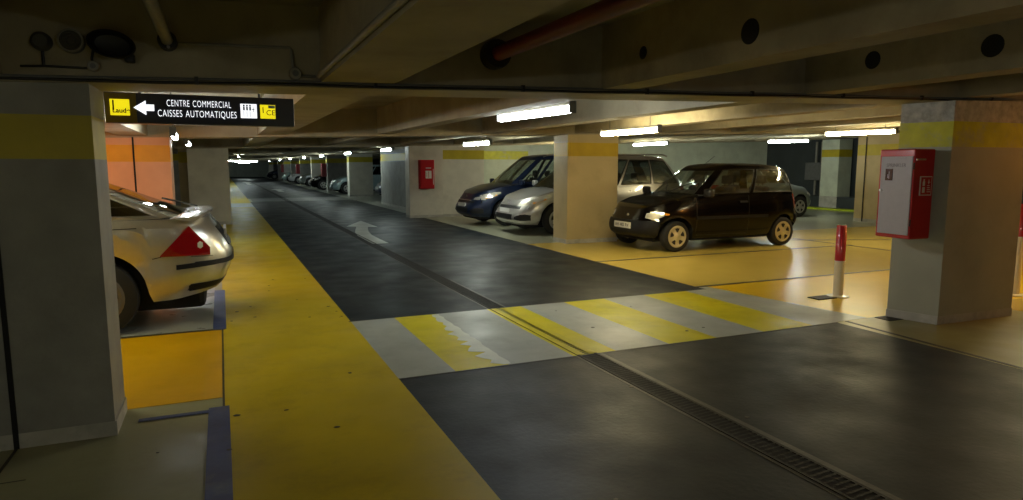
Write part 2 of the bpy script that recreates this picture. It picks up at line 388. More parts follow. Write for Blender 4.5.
# left row
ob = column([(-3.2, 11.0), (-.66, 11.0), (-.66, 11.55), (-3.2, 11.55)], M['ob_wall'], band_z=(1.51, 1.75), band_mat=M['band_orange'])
mb = MB(); mb.box((-1.14, 10.99, 0), (-1.118, 11.01, 1.86)); mb.build('open_joint', M['iron_dark'], ob)
column([(-.93, 18.3), (-.3, 18.3), (-.3, 18.75), (-.93, 18.75)], M['conc_warm'], band_z=(1.53, 1.79))
column([(-.72, 17.95), (.20, 17.95), (.20, 18.3), (-.72, 18.3)], M['conc_light'], band=False)
for k in range(3, 12): column(rect(-1.6, 3.98+7.07*k, -.66, 4.5+7.07*k), M['conc'])
# right row
rc = column([(5.85, 4.33), (5.97, 3.91), (6.99, 3.87), (6.99, 4.40)], M['conc_r'], top_mat=M['bare'], band_z=(1.62, 1.845), band_mat=M['band_bright'])
column(rect(5.89, 10.93, 6.98, 11.48), M['conc_warm'], band_z=(1.63, 1.88), band_mat=surf('amber_band_paint', (.52, .36, .015), .5, .1, 5, .1))
column(rect(4.80, 18.1, 5.77, 18.55), M['conc_light'], band=False)
column(rect(5.77, 18.2, 7.05, 18.6), M['conc_light'], band_z=(1.64, 1.90))
column(rect(5.62, 21.3, 7.0, 25.4), M['conc'], band_z=(1.63, 1.88))
for k in range(4, 13):
    b = 3.98+7.07*k
    column(rect(5.62, b, 6.75, b+.55), M['conc_light'] if k % 2 == 0 else M['conc'], band_z=(1.63, 1.88))
# second row
ec = column([(15.4, 11.25), (16.5, 11.25), (16.5, 12.55), (15.4, 12.55)], M['conc_warm'], band_z=(1.72, 2.0))
mb = MB(); mb.box((15.385, 12.28, 0), (15.41, 12.305, 2.2)); mb.build('open_joint', M['iron_dark'], ec)
column(rect(15.4, 3.98, 16.5, 4.5), M['conc_warm'])
column([(18.9, 16.1), (19.5, 16.1), (19.5, 16.8), (18.9, 16.8)], M['pale_wall'], band_z=(1.75, 2.0), plinth=.43)

# ------------------------------------------------------------------ lights
def ceiling_light(a, b, mat, label, wd=.085, watt=None, group='ceiling strip lights'):
    a, b = Vector(a), Vector(b); c = (a+b)/2; Ln = (b-a).length
    t = thing('ceiling_light', label, 'ceiling light', c, math.atan2(b.y-a.y, b.x-a.x), group)
    h = Ln/2
    mb = MB(); mb.box((-h, -wd*.25, .0), (h, wd*.25, .035), c=.006); mb.build('housing', M['grey_lt'], t)
    # diffuser: rounded tube cover
    vs = []; fs = []; n = 14; rr = wd*.42
    for i, x in enumerate((-h+.02, -h+.04, h-.04, h-.02)):
        k = .6 if i in (0, 3) else 1.
        for j in range(n):
            an = 2*PI*j/n; vs.append((x, math.cos(an)*rr*k, -rr*.9+math.sin(an)*rr*k))
    for i in range(3):
        for j in range(n): fs.append((i*n+j, i*n+(j+1) % n, (i+1)*n+(j+1) % n, (i+1)*n+j))
    fs += [tuple(range(n)), tuple(range(3*n, 4*n))]
    mesh_obj('diffuser', vs, fs, mat, None, t, 50)
    zt = slab(c.x)-c.z
    for x in (-h*.7, h*.7):
        mb = MB(); mb.tube([(x, 0, .03), (x, 0, zt)], .006, 6); mb.build('hanger', M['grey_pl'], t)
    for x in (-h, h):
        mb = MB(); mb.box((x-.012, -wd*.42, -wd*.8), (x+.012, wd*.42, .038), c=.006); mb.build('end_cap', M['grey_pl'], t)
    return t
# LIGHTS
ceiling_light((2.77, 6.68, 1.985), (2.89, 5.28, 1.985), M['tube'], 'strip light just behind the near cross beam over the middle of the lane')
ceiling_light((5.45, 9.0, 1.97), (5.47, 7.55, 1.97), M['tube_warm'], 'strip light over the bonnet of the black hatchback, in front of the amber banded column')
ceiling_light((11.6, 17.3, 2.12), (11.6, 15.6, 2.12), M['tube_bright'], 'strip light by the pale wall above the silver people carrier roof')
ceiling_light((10.75, 9.5, 2.09), (11.0, 8.2, 2.09), M['tube_warm'], 'large warm strip light just left of the white door red hose cabinet')
ceiling_light((14.4, 14.7, 2.17), (14.9, 13.7, 2.17), M['tube_bright'], 'strip light in front of the dark recess behind the black hatchback')
ceiling_light((5.0, 14.1, 1.95), (5.05, 12.65, 1.95), M['tube_bright'], 'strip light over the nose of the navy people carrier')
far = [((4.55, 20.4), (4.55, 19.0)), ((4.5, 26.6), (4.5, 25.2)), ((4.45, 33.3), (4.45, 31.9)), ((4.45, 40.6), (4.45, 39.2)), ((4.3, 47.), (4.3, 45.6)), ((4.2, 54), (4.2, 52.6)), ((4.2, 66), (4.2, 64.6))]
nm = ['first', 'second', 'third', 'fourth', 'fifth', 'sixth', 'farthest']
for (a, b), n in zip(far, nm):
    ceiling_light((*a, cz(a[0])-.03), (*b, cz(b[0])-.03), M['tube_far'], '%s small light along the right row of columns beyond the red cabinet pier' % n)
ceiling_light((-.52, 9.9, 1.85), (-.47, 8.5, 1.85), M['tube'], 'bright light hanging below the lit overhead sign')
ceiling_light((-.5, 13.6, 1.87), (-.5, 12.4, 1.87), M['tube'], 'light beyond the orange column, left of the walkway')
ceiling_light((.75, 31., 1.88), (.75, 29.5, 1.88), M['tube_far'], 'nearest of the three far lights left of the lane')
ceiling_light((1.1, 62, 1.88), (3.0, 62, 1.88), M['tube_far'], 'crosswise far light at the end of the lane')
ceiling_light((-.4, 52, 1.84), (1.4, 52, 1.84), M['tube_far'], 'crosswise far light beside the pale left pier')
# fittings out of view behind the camera and the columns
ceiling_light((1.6, -1.2, 1.75), (1.6, -2.6, 1.75), M['tube_near'], 'strip light behind the viewpoint over the near lane')
ceiling_light((-1.7, 6.4, 1.80), (-1.7, 5.0, 1.80), M['tube_bay_added'], 'added unseen strip light over the bay behind the near left column')  # unseen, added to brighten the orange floor patch
ceiling_light((1.9, 84, 1.88), (3.3, 84, 1.88), M['tube_far'], 'added crosswise light in front of the far end wall')  # added to light up the dark far end
ceiling_light((-2.2, -.6, 1.65), (-2.2, -2.0, 1.65), M['tube_near'], 'added unseen strip light behind the viewpoint over the near left bays')  # unseen, added to brighten the dark foreground column and beam
ceiling_light((5.2, -.8, 1.8), (5.2, -2.2, 1.8), M['tube_dim'], 'strip light behind the viewpoint over the right lane edge')
ceiling_light((9.4, 5.0, 2.05), (9.4, 3.7, 2.05), M['tube_warm'], 'strip light behind the right hand cabinet column')
ceiling_light((9.75, 18.0, 2.03), (9.75, 16.6, 2.03), M['tube_warm'], 'strip light over the rear of the navy people carrier')
def bulkhead(loc, label, mat):
    t = thing('bulkhead_lamp', label, 'lamp', loc, 0, 'orange lamps')
    mb = MB(); mb.lathe([(0, 0), (.075, 0), (.075, -.02), (.06, -.025)], 'z'); mb.build('lamp_base', M['grey_pl'], t, 40)
    mb = MB(); mb.lathe([(.06, -.02), (.058, -.06), (.04, -.09), (.0, -.1)], 'z'); mb.build('lamp_globe', mat, t, 60)
    mb = MB(); mb.tube([(0, 0, 0), (0, 0, slab(loc[0])-loc[2])], .008, 8); mb.lathe([(0, slab(loc[0])-loc[2]-.03), (.06, slab(loc[0])-loc[2]-.025), (.06, slab(loc[0])-loc[2]+.01), (0, slab(loc[0])-loc[2]+.01)], 'z'); mb.build('lamp_stem', M['grey_pl'], t)
    return t
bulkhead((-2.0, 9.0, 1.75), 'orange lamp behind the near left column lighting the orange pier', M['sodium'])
bulkhead((9.8, 3.3, 1.7), 'orange lamp right of the cabinet column', M['sodium_strong'])

# ------------------------------------------------------------------ hanging sign
sg = thing('hanging_sign', 'black lit overhead sign reading CENTRE COMMERCIAL CAISSES AUTOMATIQUES', 'sign', (-.60, 4.55, 1.70))
SW, SH = 1.055, .178
mb = MB(); mb.box((0, 0, 0), (SW, .09, SH), c=.006); mb.build('sign_box', M['sign_face'], sg)
mb = MB(); mb.box((.004, -.004, .004), (.165, .0, SH-.004)); mb.build('sign_glow_panel', M['sign_glow'], sg)  # glow beside the pictogram, painted as a flat panel
RX = (PI/2, 0, 0)
def flat(name, poly, mat, y=-.006, d=.004, parent=sg):
    n = len(poly); vs = [(x, y, z) for x, z in poly]+[(x, y+d, z) for x, z in poly]
    return mesh_obj(name, vs, [tuple(range(n)), tuple(range(n, 2*n))[::-1]]+[(i, (i+1) % n, n+(i+1) % n, n+i) for i in range(n)], mat, None, parent)
flat('pictogram', [(.030, .045), (.130, .045), (.130, .138), (.030, .138)], M['sign_yellow'], -.008)
text_mesh('pictogram_text', '1', .085, M['plate_ink'], sg, (.047, -.0095, .10), RX)
text_mesh('pictogram_text', 'Laude', .038, M['plate_ink'], sg, (.086, -.0095, .072), RX, bold=.001)
flat('arrow_symbol', [(.150, .092), (.215, .135), (.215, .112), (.258, .112), (.258, .075), (.215, .075), (.215, .05)], M['sign_white'], -.008)
text_mesh('lettering', 'CENTRE COMMERCIAL', .056, M['sign_white'], sg, (.503, -.007, .123), RX, bold=-.0006, width=.355, sp=1.12)
text_mesh('lettering', 'CAISSES AUTOMATIQUES', .058, M['sign_white'], sg, (.493, -.007, .062), RX, bold=-.0006, width=.435, sp=1.1)
flat('pictogram', [(.735, .048), (.830, .048), (.830, .135), (.735, .135)], M['sign_white'], -.008)
mb = MB()
for i, x in enumerate((.750, .768, .786)):
    mb.box((x, -.0095, .095), (x+.010, -.008, .118)); mb.lathe([(0, -.0015), (.006, -.0015), (.006, 0), (0, 0)], 'y', (x+.005, -.008, .125), 10)
mb.box((.808, -.0095, .085), (.811, -.008, .12)); mb.box((.800, -.0095, .100), (.819, -.008, .104))
for x in (.752, .77, .788): mb.box((x, -.0095, .055), (x+.003, -.008, .09))
mb.build('pictogram_symbol', M['plate_ink'], sg)
flat('pictogram', [(.850, .048), (.940, .048), (.940, .133), (.850, .133)], M['sign_yellow'], -.008)
text_mesh('pictogram_text', '1', .055, M['plate_ink'], sg, (.867, -.0095, .098), RX)
text_mesh('pictogram_text', 'CE', .046, M['plate_ink'], sg, (.912, -.0095, .083), RX)
flat('pictogram_flag', [(.898, .112), (.938, .112), (.938, .130), (.898, .130)], paint('pale_blue_ink', (.30, .50, .62)), -.0095, .0015)
for x in (.18, .85):
    mb = MB(); mb.tube([(x, .045, SH-.005), (x, .045, .62)], .008, 8); mb.build('hanger_rod', M['grey_pl'], sg)

# ------------------------------------------------------------------ fittings on the near cross beam
YF = 3.978
t = thing('sounder', 'round grey sounder with pale rim on the dark cross beam', 'alarm', (-.64, YF, 2.06))
mb = MB(); mb.lathe([(0, 0), (.058, 0), (.058, -.035), (.05, -.045)], 'y'); mb.build('sounder_body', M['grey_pl'], t, 40)
mb = MB(); mb.lathe([(.048, -.04), (.048, -.05), (.056, -.05), (.058, -.04)], 'y'); mb.build('sounder_rim', M['grey_lt'], t, 40)
mb = MB()
for r in (.012, .024, .036): mb.lathe([(r, -.044), (r+.004, -.048), (r+.008, -.044)], 'y')
mb.lathe([(0, -.043), (.05, -.043)], 'y'); mb.build('sounder_grille', M['grey_dk'], t, 40)
t = thing('horn_speaker', 'black oval horn loudspeaker left of the vertical pipe', 'loudspeaker', (-.46, YF, 2.045))
mb = MB(); mb.lathe([(0, -.02), (.05, -.03), (.09, -.06), (.105, -.11), (.098, -.115), (.075, -.07), (.0, -.05)], 'y', n=32)
for v in mb.v: v.z *= .66; v.x += v.z*-.25
mb.build('horn', M['black'], t, 40)
mb = MB(); mb.box((.045, -.06, -.075), (.09, 0, -.03), c=.008); mb.build('speaker_bracket', M['black'], t)
mb = MB(); mb.tube([(-.085, -.03, .0), (-.10, -.012, -.06), (-.10, -.01, -.11)], .006, 8); mb.build('speaker_cable', M['black'], t, 60)
t = thing('detector', 'dark round detector beside the sounder at far left', 'detector', (-.765, YF, 2.05))
mb = MB(); mb.lathe([(0, 0), (.045, 0), (.045, -.03), (.03, -.05), (0, -.052)], 'y'); mb.build('detector_body', M['grey_dk'], t, 40)
mb = MB(); mb.tube([(0, -.01, -.04), (0, -.01, -.115)], .007, 8); mb.build('detector_cable', M['black'], t)
def jbox(x, z, r, label):
    t = thing('junction_box', label, 'junction box', (x, YF, z))
    mb = MB(); mb.lathe([(0, 0), (r, 0), (r, -.03), (r*.9, -.036), (0, -.036)], 'y', n=24); mb.build('box_body', M['grey_lt'], t, 35)
    mb = MB(); mb.lathe([(0, -.036), (r*.5, -.036), (r*.5, -.039), (0, -.039)], 'y', n=16); mb.build('box_cap', M['grey_pl'], t, 35)
    return t
jbox(-.555, 1.945, .026, 'small round junction box under the horn loudspeaker')
jbox(.41, 1.96, .034, 'round junction box at the foot of the rib, right of the sign')
def pipe(name, label, pts, r, mat, cat='pipe', **k):
    mb = MB(); mb.tube(pts, r, 12); o = mb.build(name, mat, None, 50); tag(o, label, cat); return o
pp = thing('water_pipe', 'grey pipe coming forward under the ceiling left of centre', 'pipe', (-.215, 3.9, 2.085))
mb = MB(); mb.tube([(0, .07, 0), (0, -5, .0)], .027, 14); mb.build('pipe_run', M['grey_lt'], pp, 50)
mb = MB(); mb.lathe([(.028, -.02), (.045, -.02), (.045, .07), (.028, .07)], 'y', n=16); mb.build('pipe_collar', M['black'], pp, 40)
mb = MB(); mb.lathe([(0, -.012), (.008, -.012), (.008, .0), (0, 0)], 'y', (.005, -.02, -.035), 10); mb.build('collar_screw', M['steel'], pp, 40)
rp = thing('sprinkler_pipe', 'red sprinkler pipe running forward under the dark ceiling', 'pipe', (1.60, 3.9, 2.135))
mb = MB(); mb.tube([(0, .09, 0), (0, -5, 0)], .045, 16); mb.build('pipe_run', M['red_pipe'], rp, 50)
mb = MB(); mb.lathe([(.045, -.03), (.085, -.03), (.09, -.01), (.09, .06), (.045, .07)], 'y', n=20); mb.build('pipe_flange', M['black'], rp, 40)
pipe('cable_conduit', 'pale conduit along the lower edge of the central rib', [(.535, 3.95, 1.955), (.535, -1, 1.955)], .016, M['grey_lt'], 'conduit')
pipe('cable_conduit', 'thin conduit stepping down to the round junction box', [(-.17, 3.965, 2.085), (.385, 3.965, 2.10), (.395, 3.965, 2.09), (.402, 3.965, 1.985)], .008, M['grey_lt'], 'conduit')
pipe('cable_conduit', 'short conduit from round junction box to the central rib', [(.44, 3.965, 1.95), (.52, 3.965, 1.952)], .008, M['grey_pl'], 'conduit')
pipe('cable_conduit', 'thin conduit between the detector and the small junction box', [(-.86, 3.965, 1.93), (-.76, 3.965, 1.935), (-.585, 3.965, 1.935)], .006, M['black'], 'conduit')
pipe('cable_conduit', 'pale thin conduit under the second rib at upper right', [(2.655, 3.96, 1.985), (2.655, -1, 1.985)], .010, M['grey_lt'], 'conduit')
cb = thing('cable_run', 'pair of black cables clipped along the lower edge of the near cross beam', 'cable', (0, 3.966, 1.88)); cb.rotation_euler = (0, -math.atan(.024), 0)
mb = MB(); mb.tube([(x, 0, .010+.003*math.sin(x*5)) for x in [-3+.25*i for i in range(56)]], .008, 8); mb.build('cable', M['black'], cb, 60)
mb = MB(); mb.tube([(x, -.004, .026+.003*math.sin(x*3+1)) for x in [-3+.25*i for i in range(56)]], .007, 8); mb.build('cable', M['grey_pl'], cb, 60)
for i in range(12):
    x = -2+.95*i; mb = MB(); mb.box((x, -.014, .0), (x+.018, .011, .040)); mb.build('cable_clip', M['black'], cb)

# ------------------------------------------------------------------ fire hose cabinets
hc = thing('hose_cabinet', 'red fire hose cabinet with grey door on the pale column by the post', 'cabinet', (5.735, 4.13, .80), math.radians(-4))
# local: x out of the column = -x
mb = MB()
mb.box((-.145, -.175, 0), (.10, .185, .80), c=.012); mb.build('cabinet_body', M['red'], hc)
mb = MB(); mb.box((-.153, -.160, .035), (-.142, .160, .735), c=.004); d = mb.build('cabinet_door', M['grey_door'], hc); d['label'] = 'grey door in red frame'
mb = MB(); mb.box((-.158, .03, .52), (-.152, .105, .625), c=.002); mb.build('door_window', M['black_gl'], d)
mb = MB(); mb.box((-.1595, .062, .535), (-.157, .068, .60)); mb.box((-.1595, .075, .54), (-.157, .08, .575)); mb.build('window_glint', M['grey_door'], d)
mb = MB(); mb.lathe([(0, -.012), (.012, -.012), (.012, 0), (0, 0)], 'x', (-.153, .145, .43), 14); mb.build('door_knob', M['chrome'], d, 40)
text_mesh('door_lettering', 'SPRINKLER', .046, paint('grey_ink', (.22, .21, .23)), d, (-.1545, .0, .655), (PI/2, 0, -PI/2), width=.20)
mb = MB(); mb.box((-.07, -.1825, .39), (.07, -.174, .56), c=.002); pl = mb.build('pictogram_plate', M['white_pl'], hc)
mb = MB(); mb.box((-.062, -.184, .398), (.062, -.1815, .552)); mb.build('plate_field', M['red'], pl)
mb = MB()
mb.box((-.045, -.1855, .415), (-.015, -.1835, .465)); mb.box((-.043, -.1855, .475), (-.017, -.1835, .515)); mb.box((-.036, -.1855, .515), (-.022, -.1835, .535))
for i, z in enumerate((.42, .438, .456, .474)): mb.box((.012, -.1855, z), (.052-.004*i, -.1835, z+.006))
mb.box((.026, -.1855, .49), (.032, -.1835, .53)); mb.box((.018, -.1855, .505), (.045, -.1835, .511)); mb.build('plate_symbol', M['white_pl'], pl)
mb = MB(); mb.box((-.13, -.182, .70), (-.02, -.174, .715)); mb.build('edge_catch', M['chrome'], hc)
for z in (.12, .62):
    mb = MB(); mb.tube([(-.15, -.175, z), (-.15, -.175, z+.06)], .006, 8); mb.build('hinge', M['black'], hc)
hc2 = thing('hose_cabinet', 'small red hose cabinet on the far white pier left of the navy people carrier', 'cabinet', (5.25, 18.0, .82))
mb = MB(); mb.box((-.20, -.13, 0), (.20, .1, .80), c=.012); mb.build('cabinet_body', M['red_matt'], hc2)
mb = MB(); mb.box((-.175, -.14, .03), (.175, -.128, .77), c=.004); d = mb.build('cabinet_door', M['red_matt'], hc2)
mb = MB(); mb.box((-.06, -.147, .29), (.11, -.139, .50), c=.002); p2 = mb.build('door_notice', M['white_pl'], d)
mb = MB(); mb.box((.02, -.149, .31), (.035, -.146, .48)); mb.box((-.03, -.149, .33), (-.02, -.146, .45)); mb.build('notice_symbol', M['red'], p2)
mb = MB(); mb.box((-.05, -.1455, .56), (.10, -.139, .59)); mb.build('door_label', M['grey_door'], d)
mb = MB(); mb.tube([(.16, -.15, .12), (.16, -.15, .55)], .007, 8); mb.build('door_edge_strip', M['chrome'], d)
def far_cab(x, y, label):
    t = thing('hose_cabinet', label, 'cabinet', (x, y, .75))
    mb = MB(); mb.box((-.12, -.2, .1), (.14, .2, .85), c=.012); mb.build('cabinet_body', M['red_pipe'], t)
    mb = MB(); mb.box((-.13, -.17, .14), (-.118, .17, .81), c=.004); mb.build('cabinet_door', M['red_pipe'], t)
far_cab(5.48, 39.8, 'dim red cabinet on the lane side of the fifth column past the navy people carrier')
far_cab(5.48, 53.8, 'bright red cabinet on a far column well down the lane')
far_cab(5.48, 67.9, 'tiny farthest red cabinet near the end of the lane')

# ------------------------------------------------------------------ posts
def bollard(loc, h, split, label):
    t = thing('bollard', label, 'bollard', loc, 0, 'red and white posts')
    mb = MB(); mb.lathe([(0, 0), (.115, 0), (.115, .012), (.05, .02)], 'z', n=28); mb.build('base_plate', M['cream_post'], t, 40)
    mb = MB(); mb.lathe([(.052, .012), (.052, split)], 'z', n=28); mb.build('post_lower', M['cream_post'], t, 40)
    mb = MB(); mb.lathe([(.053, split), (.053, h-.01), (.045, h), (0, h+.002)], 'z', n=28); mb.build('post_upper', M['red'], t, 40)
    mb = MB(); mb.lathe([(.054, split-.006), (.054, split+.006)], 'z', n=28); mb.build('post_ring', M['white_pl'], t, 40)
    return t
bollard((6.25, 5.23, .004), .80, .40, 'red and white post standing on the yellow floor in front of the cabinet column')
bollard((8.15, 4.5, .004), 1.03, .66, 'red and white post at the right edge, behind the cabinet column')
mb = MB(); mb.box((6.03-.14, 5.16, .003), (6.03+.13, 5.32, .014), c=.003); bp = mb.build('floor_plate', M['iron']); tag(bp, 'small dark metal plate set in the floor left of the post', 'plate')
mb = MB(); mb.box((5.70, 4.18, .003), (5.93, 4.34, .007)); mb.build('floor_plate', M['iron']); tag(bpy.context.scene.objects['floor_plate.001'], 'small dark metal plate at the foot of the cabinet column', 'plate')

# electrical box + pipes in the dark recess
eb = thing('electrical_box', 'grey wall box with risers in the dark recess beside the pale pillar', 'box', (19.478, 17.45, .95))
mb = MB(); mb.box((-.25, -.35, 0), (.12, .35, .62), c=.02); mb.build('box_body', M['grey_pl'], eb)
mb = MB(); mb.box((-.27, -.30, .05), (-.245, .30, .57), c=.01); mb.build('box_door', M['grey_pl'], eb)
for y in (-.2, .05):
    mb = MB(); mb.tube([(-.05, y, -.529), (-.05, y, 1.35)], .04, 10); mb.build('riser_pipe', M['grey_lt'], eb, 50)

# ------------------------------------------------------------------ cars
def lerp(a, b, t): return a+(b-a)*t
def pl(pts, x):
    if x <= pts[0][0]: return pts[0][1]
    for (x0, z0), (x1, z1) in zip(pts[:-1], pts[1:]):
        if x <= x1:
            t = (x-x0)/(x1-x0); t = t*t*(3-2*t)*.5+t*.5
            return z0+(z1-z0)*t
    return pts[-1][1]

class Car:
    P = 4.6
    def __init__(s, sp, name, label, cat, loc, rotz, paintm, group=None, detail=True):
        s.sp = sp; s.root = thing(name, label, cat, loc, rotz, group); s.pm = paintm; s.detail = detail
        s.k = 2**(-1/s.P)
        ns = 150 if detail else 48; nf = 18 if detail else 10
        side = [(-s.k+2*s.k*i/ns) for i in range(ns+1)]
        fr = [s.k-2*s.k*i/nf for i in range(1, nf)]
        e = lambda v: (1-min(1, abs(v))**s.P)**(1/s.P)
        s.ring = [(a, e(a), 'L') for a in side]+[(e(b), b, 'F') for b in fr]+[(a, -e(a), 'R') for a in side[::-1]]+[(-e(b), -b, 'B') for b in fr]
        s.build()
    # lower body -------------------------------------------------
    def lev(s, g):
        L = s.sp['levels']
        if g <= L[0][0]: return L[0][1:]
        for a, b in zip(L[:-1], L[1:]):
            if g <= b[0]:
                t = (g-a[0])/(b[0]-a[0]); return tuple(lerp(a[i], b[i], t) for i in (1, 2, 3))
        return L[-1][1:]
    def zl(s, x):
        sp = s.sp; z = pl(sp['sill'], x)
        for xw in (sp['wf'], sp['wr']):
            d = abs(x-xw); ra = sp['arch']
            if d < ra: z = max(z, sp['r']+math.sqrt(ra*ra-d*d)*1.0)
        return z
    def zs(s, x): return pl(s.sp['shoulder'], x)
    def B(s, u, y, g, off=0.):
        xf, xr, w_ = s.lev(g)
        hl = (xf-xr)/2; x = (xf+xr)/2+u*hl
        ta = pl(s.sp['plan'], x) if 'plan' in s.sp else 1.
        z0, z1 = s.zl(x), s.zs(x); zb = pl(s.sp['sill'], x)
        w_ = s.lev((z0+g*(z1-z0)-zb)/(z1-zb))[2]      # width follows height, also above the wheel arches
        Y = y*w_*ta
        if off:
            nx = math.copysign(abs(u)**(s.P-1), u)/hl; ny = math.copysign(abs(y)**(s.P-1), y)/w_
            l = math.hypot(nx, ny) or 1; x += off*nx/l; Y += off*ny/l
        return Vector((x, Y, z0+g*(z1-z0)))
    def col(s, kind, c, z, off, sgn=1):
        e = lambda v: (1-min(1, abs(v))**s.P)**(1/s.P)
        g = .5
        for _ in range(6):
            xf, xr, w_ = s.lev(g)
            if kind == 's': u = max(-1, min(1, (c-(xf+xr)/2)/((xf-xr)/2))); y = sgn*e(u); x = c
            elif kind == 'f': y = c; u = e(c); x = (xf+xr)/2+u*(xf-xr)/2
            else: y = c; u = -e(c); x = (xf+xr)/2+u*(xf-xr)/2
            z0, z1 = s.zl(x), s.zs(x); g = max(0, min(1.0, (z-z0)/(z1-z0)))
        return s.B(u, y, g, off)
    def patch(s, name, cols, mat, off=.006, n=4, sgn=1, parent=None, smooth=60):
        """cols: (kind, coord, z0, z1); hugging the bodywork"""
        vs = []; m = len(cols)
        for lay in (off, -.012):
            for kind, c, a, b in cols:
                if kind != 's': c = c*sgn
                for j in range(n+1): vs.append(s.col(kind, c, lerp(a, b, j/n), lay, sgn))
        fs = []; K = n+1; T = m*K
        for i in range(m-1):
            for j in range(n): fs.append((i*K+j, (i+1)*K+j, (i+1)*K+j+1, i*K+j+1))
            fs.append((i*K, (i+1)*K, T+(i+1)*K, T+i*K)); fs.append((i*K+n, (i+1)*K+n, T+(i+1)*K+n, T+i*K+n))
        for i in (0, m-1):
            for j in range(n): fs.append((i*K+j, i*K+j+1, T+i*K+j+1, T+i*K+j))
        return mesh_obj(name, vs, fs, mat, None, parent or s.root, smooth)
    def strip(s, name, x0, x1, z0a, z0b, hgt, mat, off=.006, sgn=1, n=14, parent=None):
        cols = []
        for i in range(n+1):
            t = i/n; x = lerp(x0, x1, t); z = lerp(z0a, z0b, t); cols.append(('s', x, z, z+hgt))
        return s.patch(name, cols, mat, off, 1, sgn, parent)
    def GH(s, u, y, v):
        g = s.sp['gh']; vv = v
        xf = lerp(g['bf'], g['tf'], v); xr = lerp(g['br'], g['tr'], v)
        w_ = lerp(g['bw'], g['tw'], v**1.25)
        p = s.P; x = (xf+xr)/2+u*(xf-xr)/2
        xb = (g['bf']+g['br'])/2+u*(g['bf']-g['br'])/2; xt = (g['tf']+g['tr'])/2+u*(g['tf']-g['tr'])/2
        z0 = s.zs(xb)-.012; z1 = pl(g['roof'], xt)
        bulge = .035*math.sin(PI*v)
        return Vector((x+u*bulge*.6, y*(w_+bulge*.35), lerp(z0, z1, v)))
    def build(s):
        sp = s.sp; R = s.ring; n = len(R); root = s.root
        gs = [0, .06, .14, .24, .36, .5, .64, .78, .9, .97, 1.0] if s.detail else [0, .1, .25, .45, .65, .85, 1.]
        vs = [s.B(u, y, g) for g in gs for (u, y, t) in R]; fs = []; fm = []
        for i in range(len(gs)-1):
            for j in range(n): fs.append((i*n+j, i*n+(j+1) % n, (i+1)*n+(j+1) % n, (i+1)*n+j)); fm.append(0)
        # shoulder / bonnet deck, inset and crowned
        base = (len(gs)-1)*n; g = sp['gh']; prev = base
        ks = [.97, .9, .75, .5, .25, .0]
        for k in ks:
            st = len(vs)
            for (u, y, t) in R:
                p = s.B(u, y, 1.0); cr = sp.get('crown', .05)*(1-abs(u)**6)
                vs.append(Vector((p.x, p.y*k, p.z+cr*(1-k*k)*(1 if k > .95 else 1)+.012*min(1, (1-k)*10)*(1-abs(u)**10))))
            for j in range(n):
                q = (prev+j, prev+(j+1) % n, st+(j+1) % n, st+j)
                xm = sum(vs[a].x for a in q)/4; ym = abs(sum(vs[a].y for a in q)/4)
                fs.append(q); fm.append(1 if (g['br']+.1 < xm < g['bf']-.12 and ym < g['bw']-.02) else 0)
            prev = st
        s.body = mesh_obj('body', vs, fs, [s.pm, M['interior']], fm, root, 32)
        # greenhouse
        lv = [0, .09, .28, .5, .72, .88, .95, 1.0]
        vs = [s.GH(u, y, v) for v in lv for (u, y, t) in R]; pan = {}; hf = []
        for i in range(len(lv)-1):
            vm = (lv[i]+lv[i+1])/2
            for j in range(n):
                q = (i*n+j, i*n+(j+1) % n, (i+1)*n+(j+1) % n, (i+1)*n+j)
                u = (R[j][0]+R[(j+1) % n][0])/2; y = (R[j][1]+R[(j+1) % n][1])/2; key = None
                if .09 < vm < .88 or (.05 < vm < .9 and False):
                    if R[j][2] == 'F' and abs(y) < s.k*.96: key = 'windscreen'
                    elif R[j][2] == 'B' and abs(y) < s.k*.9 and vm > sp.get('rw0', .09): key = 'rear_window'
                    elif R[j][2] in 'LR':
                        for kk, (a, b) in enumerate(g['win']):
                            if a < u < b: key = 'side_window%s%d' % (R[j][2], kk)
                if key: pan.setdefault(key, []).append(q)
                else: hf.append(q)
        # roof cap
        prev = (len(lv)-1)*n
        for k in (.96, .88, .7, .45, .2, 0.):
            st = len(vs)
            for (u, y, t) in R:
                p = s.GH(u, y, 1.0); vs.append(Vector((p.x-u*.02*(1-k), p.y*k, p.z+.018*min(1, (1-k)*9)*(1-abs(u)**8)+.03*(1-k*k)*(1-abs(u)**8))))
            for j in range(n): hf.append((prev+j, prev+(j+1) % n, st+(j+1) % n, st+j))
            prev = st
        pillar = sp.get('pillar')
        o = mesh_obj('roof', vs, hf, [s.pm], None, root, 35)
        for key, q in pan.items():
            nm = key.rstrip('0123456789'); nm = nm[:-1] if nm.endswith(('L', 'R')) else nm
            mesh_obj(nm, vs, q, sp.get('glass', M['glass']), None, root, 60)
        # window seals: dark line round the glass foot
        if s.detail:
            for sg_ in (1, -1):
                for a, b in g['win']:
                    mb = MB(); N_ = 16
                    loop = [(lerp(a, b, i/N_), .09) for i in range(N_+1)]+[(b, lerp(.09, .88, i/6)) for i in range(1, 7)]+[(lerp(b, a, i/N_), .88) for i in range(1, N_+1)]+[(a, lerp(.88, .09, i/6)) for i in range(1, 6)]
                    e = lambda v: (1-min(1, abs(v))**s.P)**(1/s.P)
                    pts = [s.GH(u, sg_*e(u), v)+Vector((0, sg_*.003, 0)) for u, v in loop]; pts.append(pts[0])
                    mb.tube(pts, sp.get('seal_r', .009), 6); mb.build('window_seal', sp.get('seal', M['black']), root, 60)
        # underbody
        L0, L1 = sp['levels'][0][2], sp['levels'][0][1]; wq = sp['levels'][0][3]
        mb = MB(); mb.box((L0+.12, -wq+.20, .15), (L1-.12, wq-.20, .62), c=.05)
